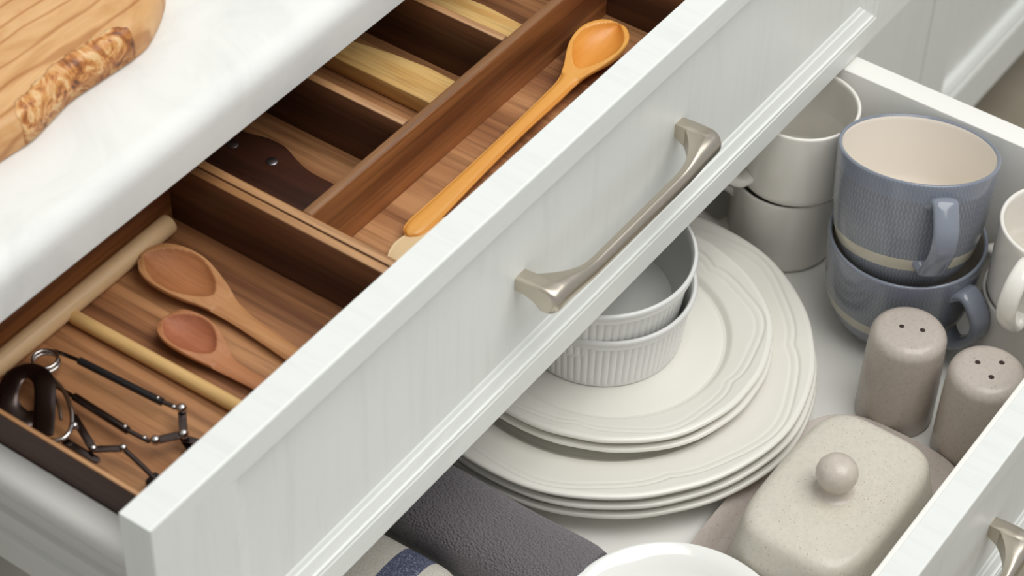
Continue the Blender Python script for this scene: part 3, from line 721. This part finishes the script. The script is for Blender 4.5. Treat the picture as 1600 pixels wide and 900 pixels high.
# towels
GREY, t, p = plain('grey_waffle_cloth', srgb(122, 117, 121), .9, spec=.15)
v = coords(t); 
w1 = node(t, 'ShaderNodeTexVoronoi'); w1.inputs['Scale'].default_value = 720; t.links.new(coords(t, (1, .8, 1)), w1.inputs['Vector'])
c = mix(t, .5, srgb(122, 117, 121), ramp(t, w1.outputs['Distance'], [(.1, (1.15, 1.15, 1.15)), (.6, (.7, .7, .72))]), 'MULTIPLY'); t.links.new(c, p.inputs['Base Color'])
p.inputs['Sheen Weight'].default_value = .3; bump(t, p, w1.outputs['Distance'], 1.0, .0014)
STRIPE, t, p = plain('striped_linen', srgb(214, 208, 196), .9, spec=.15)
tc = node(t, 'ShaderNodeTexCoord'); sx = node(t, 'ShaderNodeSeparateXYZ'); t.links.new(tc.outputs['Object'], sx.inputs[0])
yy = math_(t, 'ADD', sx.outputs[1], math_(t, 'MULTIPLY', noise(t, coords(t), 60, 2), .0012))
band = math_(t, 'MULTIPLY', math_(t, 'GREATER_THAN', yy, .0140), math_(t, 'LESS_THAN', yy, .0345))
fine = noise(t, coords(t), 900, 2, .7)
c = mix(t, band, ramp(t, fine, [(.3, srgb(196, 190, 180)), (.7, srgb(222, 217, 206))]), ramp(t, fine, [(.35, srgb(70, 74, 96)), (.55, srgb(96, 100, 122)), (.7, srgb(160, 164, 180))]))
t.links.new(c, p.inputs['Base Color']); bump(t, p, fine, .5, .0006)
def roll(name, cx, y0, y1, a, b, mat, label, turns=2.6, th=.0055):
    """a rolled cloth: spiral sheet along y, slightly flattened"""
    o_ = Vector((cx, y0, ZF)); out = []; inn = []; K = 150
    for k in range(K + 1):
        s = k / K; q = s * turns * 2 * pi + radians(-62); g = 1 - (1 - s) * 0  # outside to inside
        f = 1 - s * .82
        A_ = (a - .001) * f; B_ = (b - .001) * f
        ex = 2 / 2.5; cc, ss = cos(q), sin(q)
        out.append((A_ * math.copysign(abs(cc) ** ex, cc), b + B_ * math.copysign(abs(ss) ** ex, ss), A_, B_, cc, ss))
    vs = []; ny = 40
    pts_o = [(x, z) for x, z, *_ in out]
    pts_i = []
    for i, (x, z) in enumerate(pts_o):
        pts_i.append((x * (1 - min(.9, th * .8 / max(.004, abs(out[i][2])))), b + (z - b) * (1 - min(.9, th * .8 / max(.004, out[i][3])))))
    loop = pts_o + pts_i[::-1]; n = len(loop)
    for j in range(ny + 1):
        y = (y1 - y0) * j / ny; wob = .0006 * sin(y * 60 + 1); e = .0018 * exp(-y / .004)
        for i, (x, z) in enumerate(loop):
            sc = 1 - e / a
            vs.append((x * sc + wob, y + .0012 * sin(i * .11) * exp(-y / .01), max(.0003, b + (z - b) * sc)))
    fs = grid_faces(ny + 1, n)
    for j0 in (0, ny):
        for i in range(K): fs.append((j0 * n + i, j0 * n + i + 1, j0 * n + n - 2 - i, j0 * n + n - 1 - i))
    o = mesh_obj(name, vs, fs, mat, None, True, angle=60); o.location = o_
    bm = bmesh.new(); bm.from_mesh(o.data); bmesh.ops.recalc_face_normals(bm, faces=bm.faces); bm.to_mesh(o.data); bm.free()
    return tag(o, label, 'towel')
roll('rolled_towel', .2850, -.0665, .22, .0360, .0240, GREY, 'charcoal grey waffle-weave towel rolled up beside the plate stack')
roll('rolled_towel', .2155, 0.0, .22, .0360, .0230, STRIPE, 'cream towel with a wide navy stripe rolled up beside the grey towel')

# ------------------------------------------------------------------ neighbouring closed cabinets
for i, (a, b) in enumerate(((.8165, 1.2490), (1.2520, 1.690))):
    nb = thing('cabinet', ('closed white cabinet door directly right of the open drawers', 'closed white cabinet door second to the right of the open drawers')[i], 'cabinet', ((a + b) / 2, .40, -.855), 'closed white cabinets')
    box('carcass', a, b, .1800, .79, -.755, .0110, LAM, nb, .0005); box('kickboard', a, b, .215, .233, -.855, -.756, DARKW, nb, .0005)
    d = bpy.data.objects.new('door', None); COL.objects.link(d); d.parent = nb
    # frame and panel built straight under the cabinet
    bpy.data.objects.remove(d)
    framed_front(nb, a + .0005, b - .0005, .1600, -.757, -.010, (.15, .060)[i], .055, .055, rec=.014)
nb = thing('cabinet', 'closed white cabinet left of the open drawers, mostly hidden', 'cabinet', (-.32, .40, -.855), 'closed white cabinets')
box('carcass', -.62, -.0140, .1800, .79, -.755, .0110, LAM, nb, .0005); box('kickboard', -.62, -.014, .215, .233, -.855, -.756, DARKW, nb, .0005)
framed_front(nb, -.62, -.004, .160, -.757, -.010, .060, .055, .055)
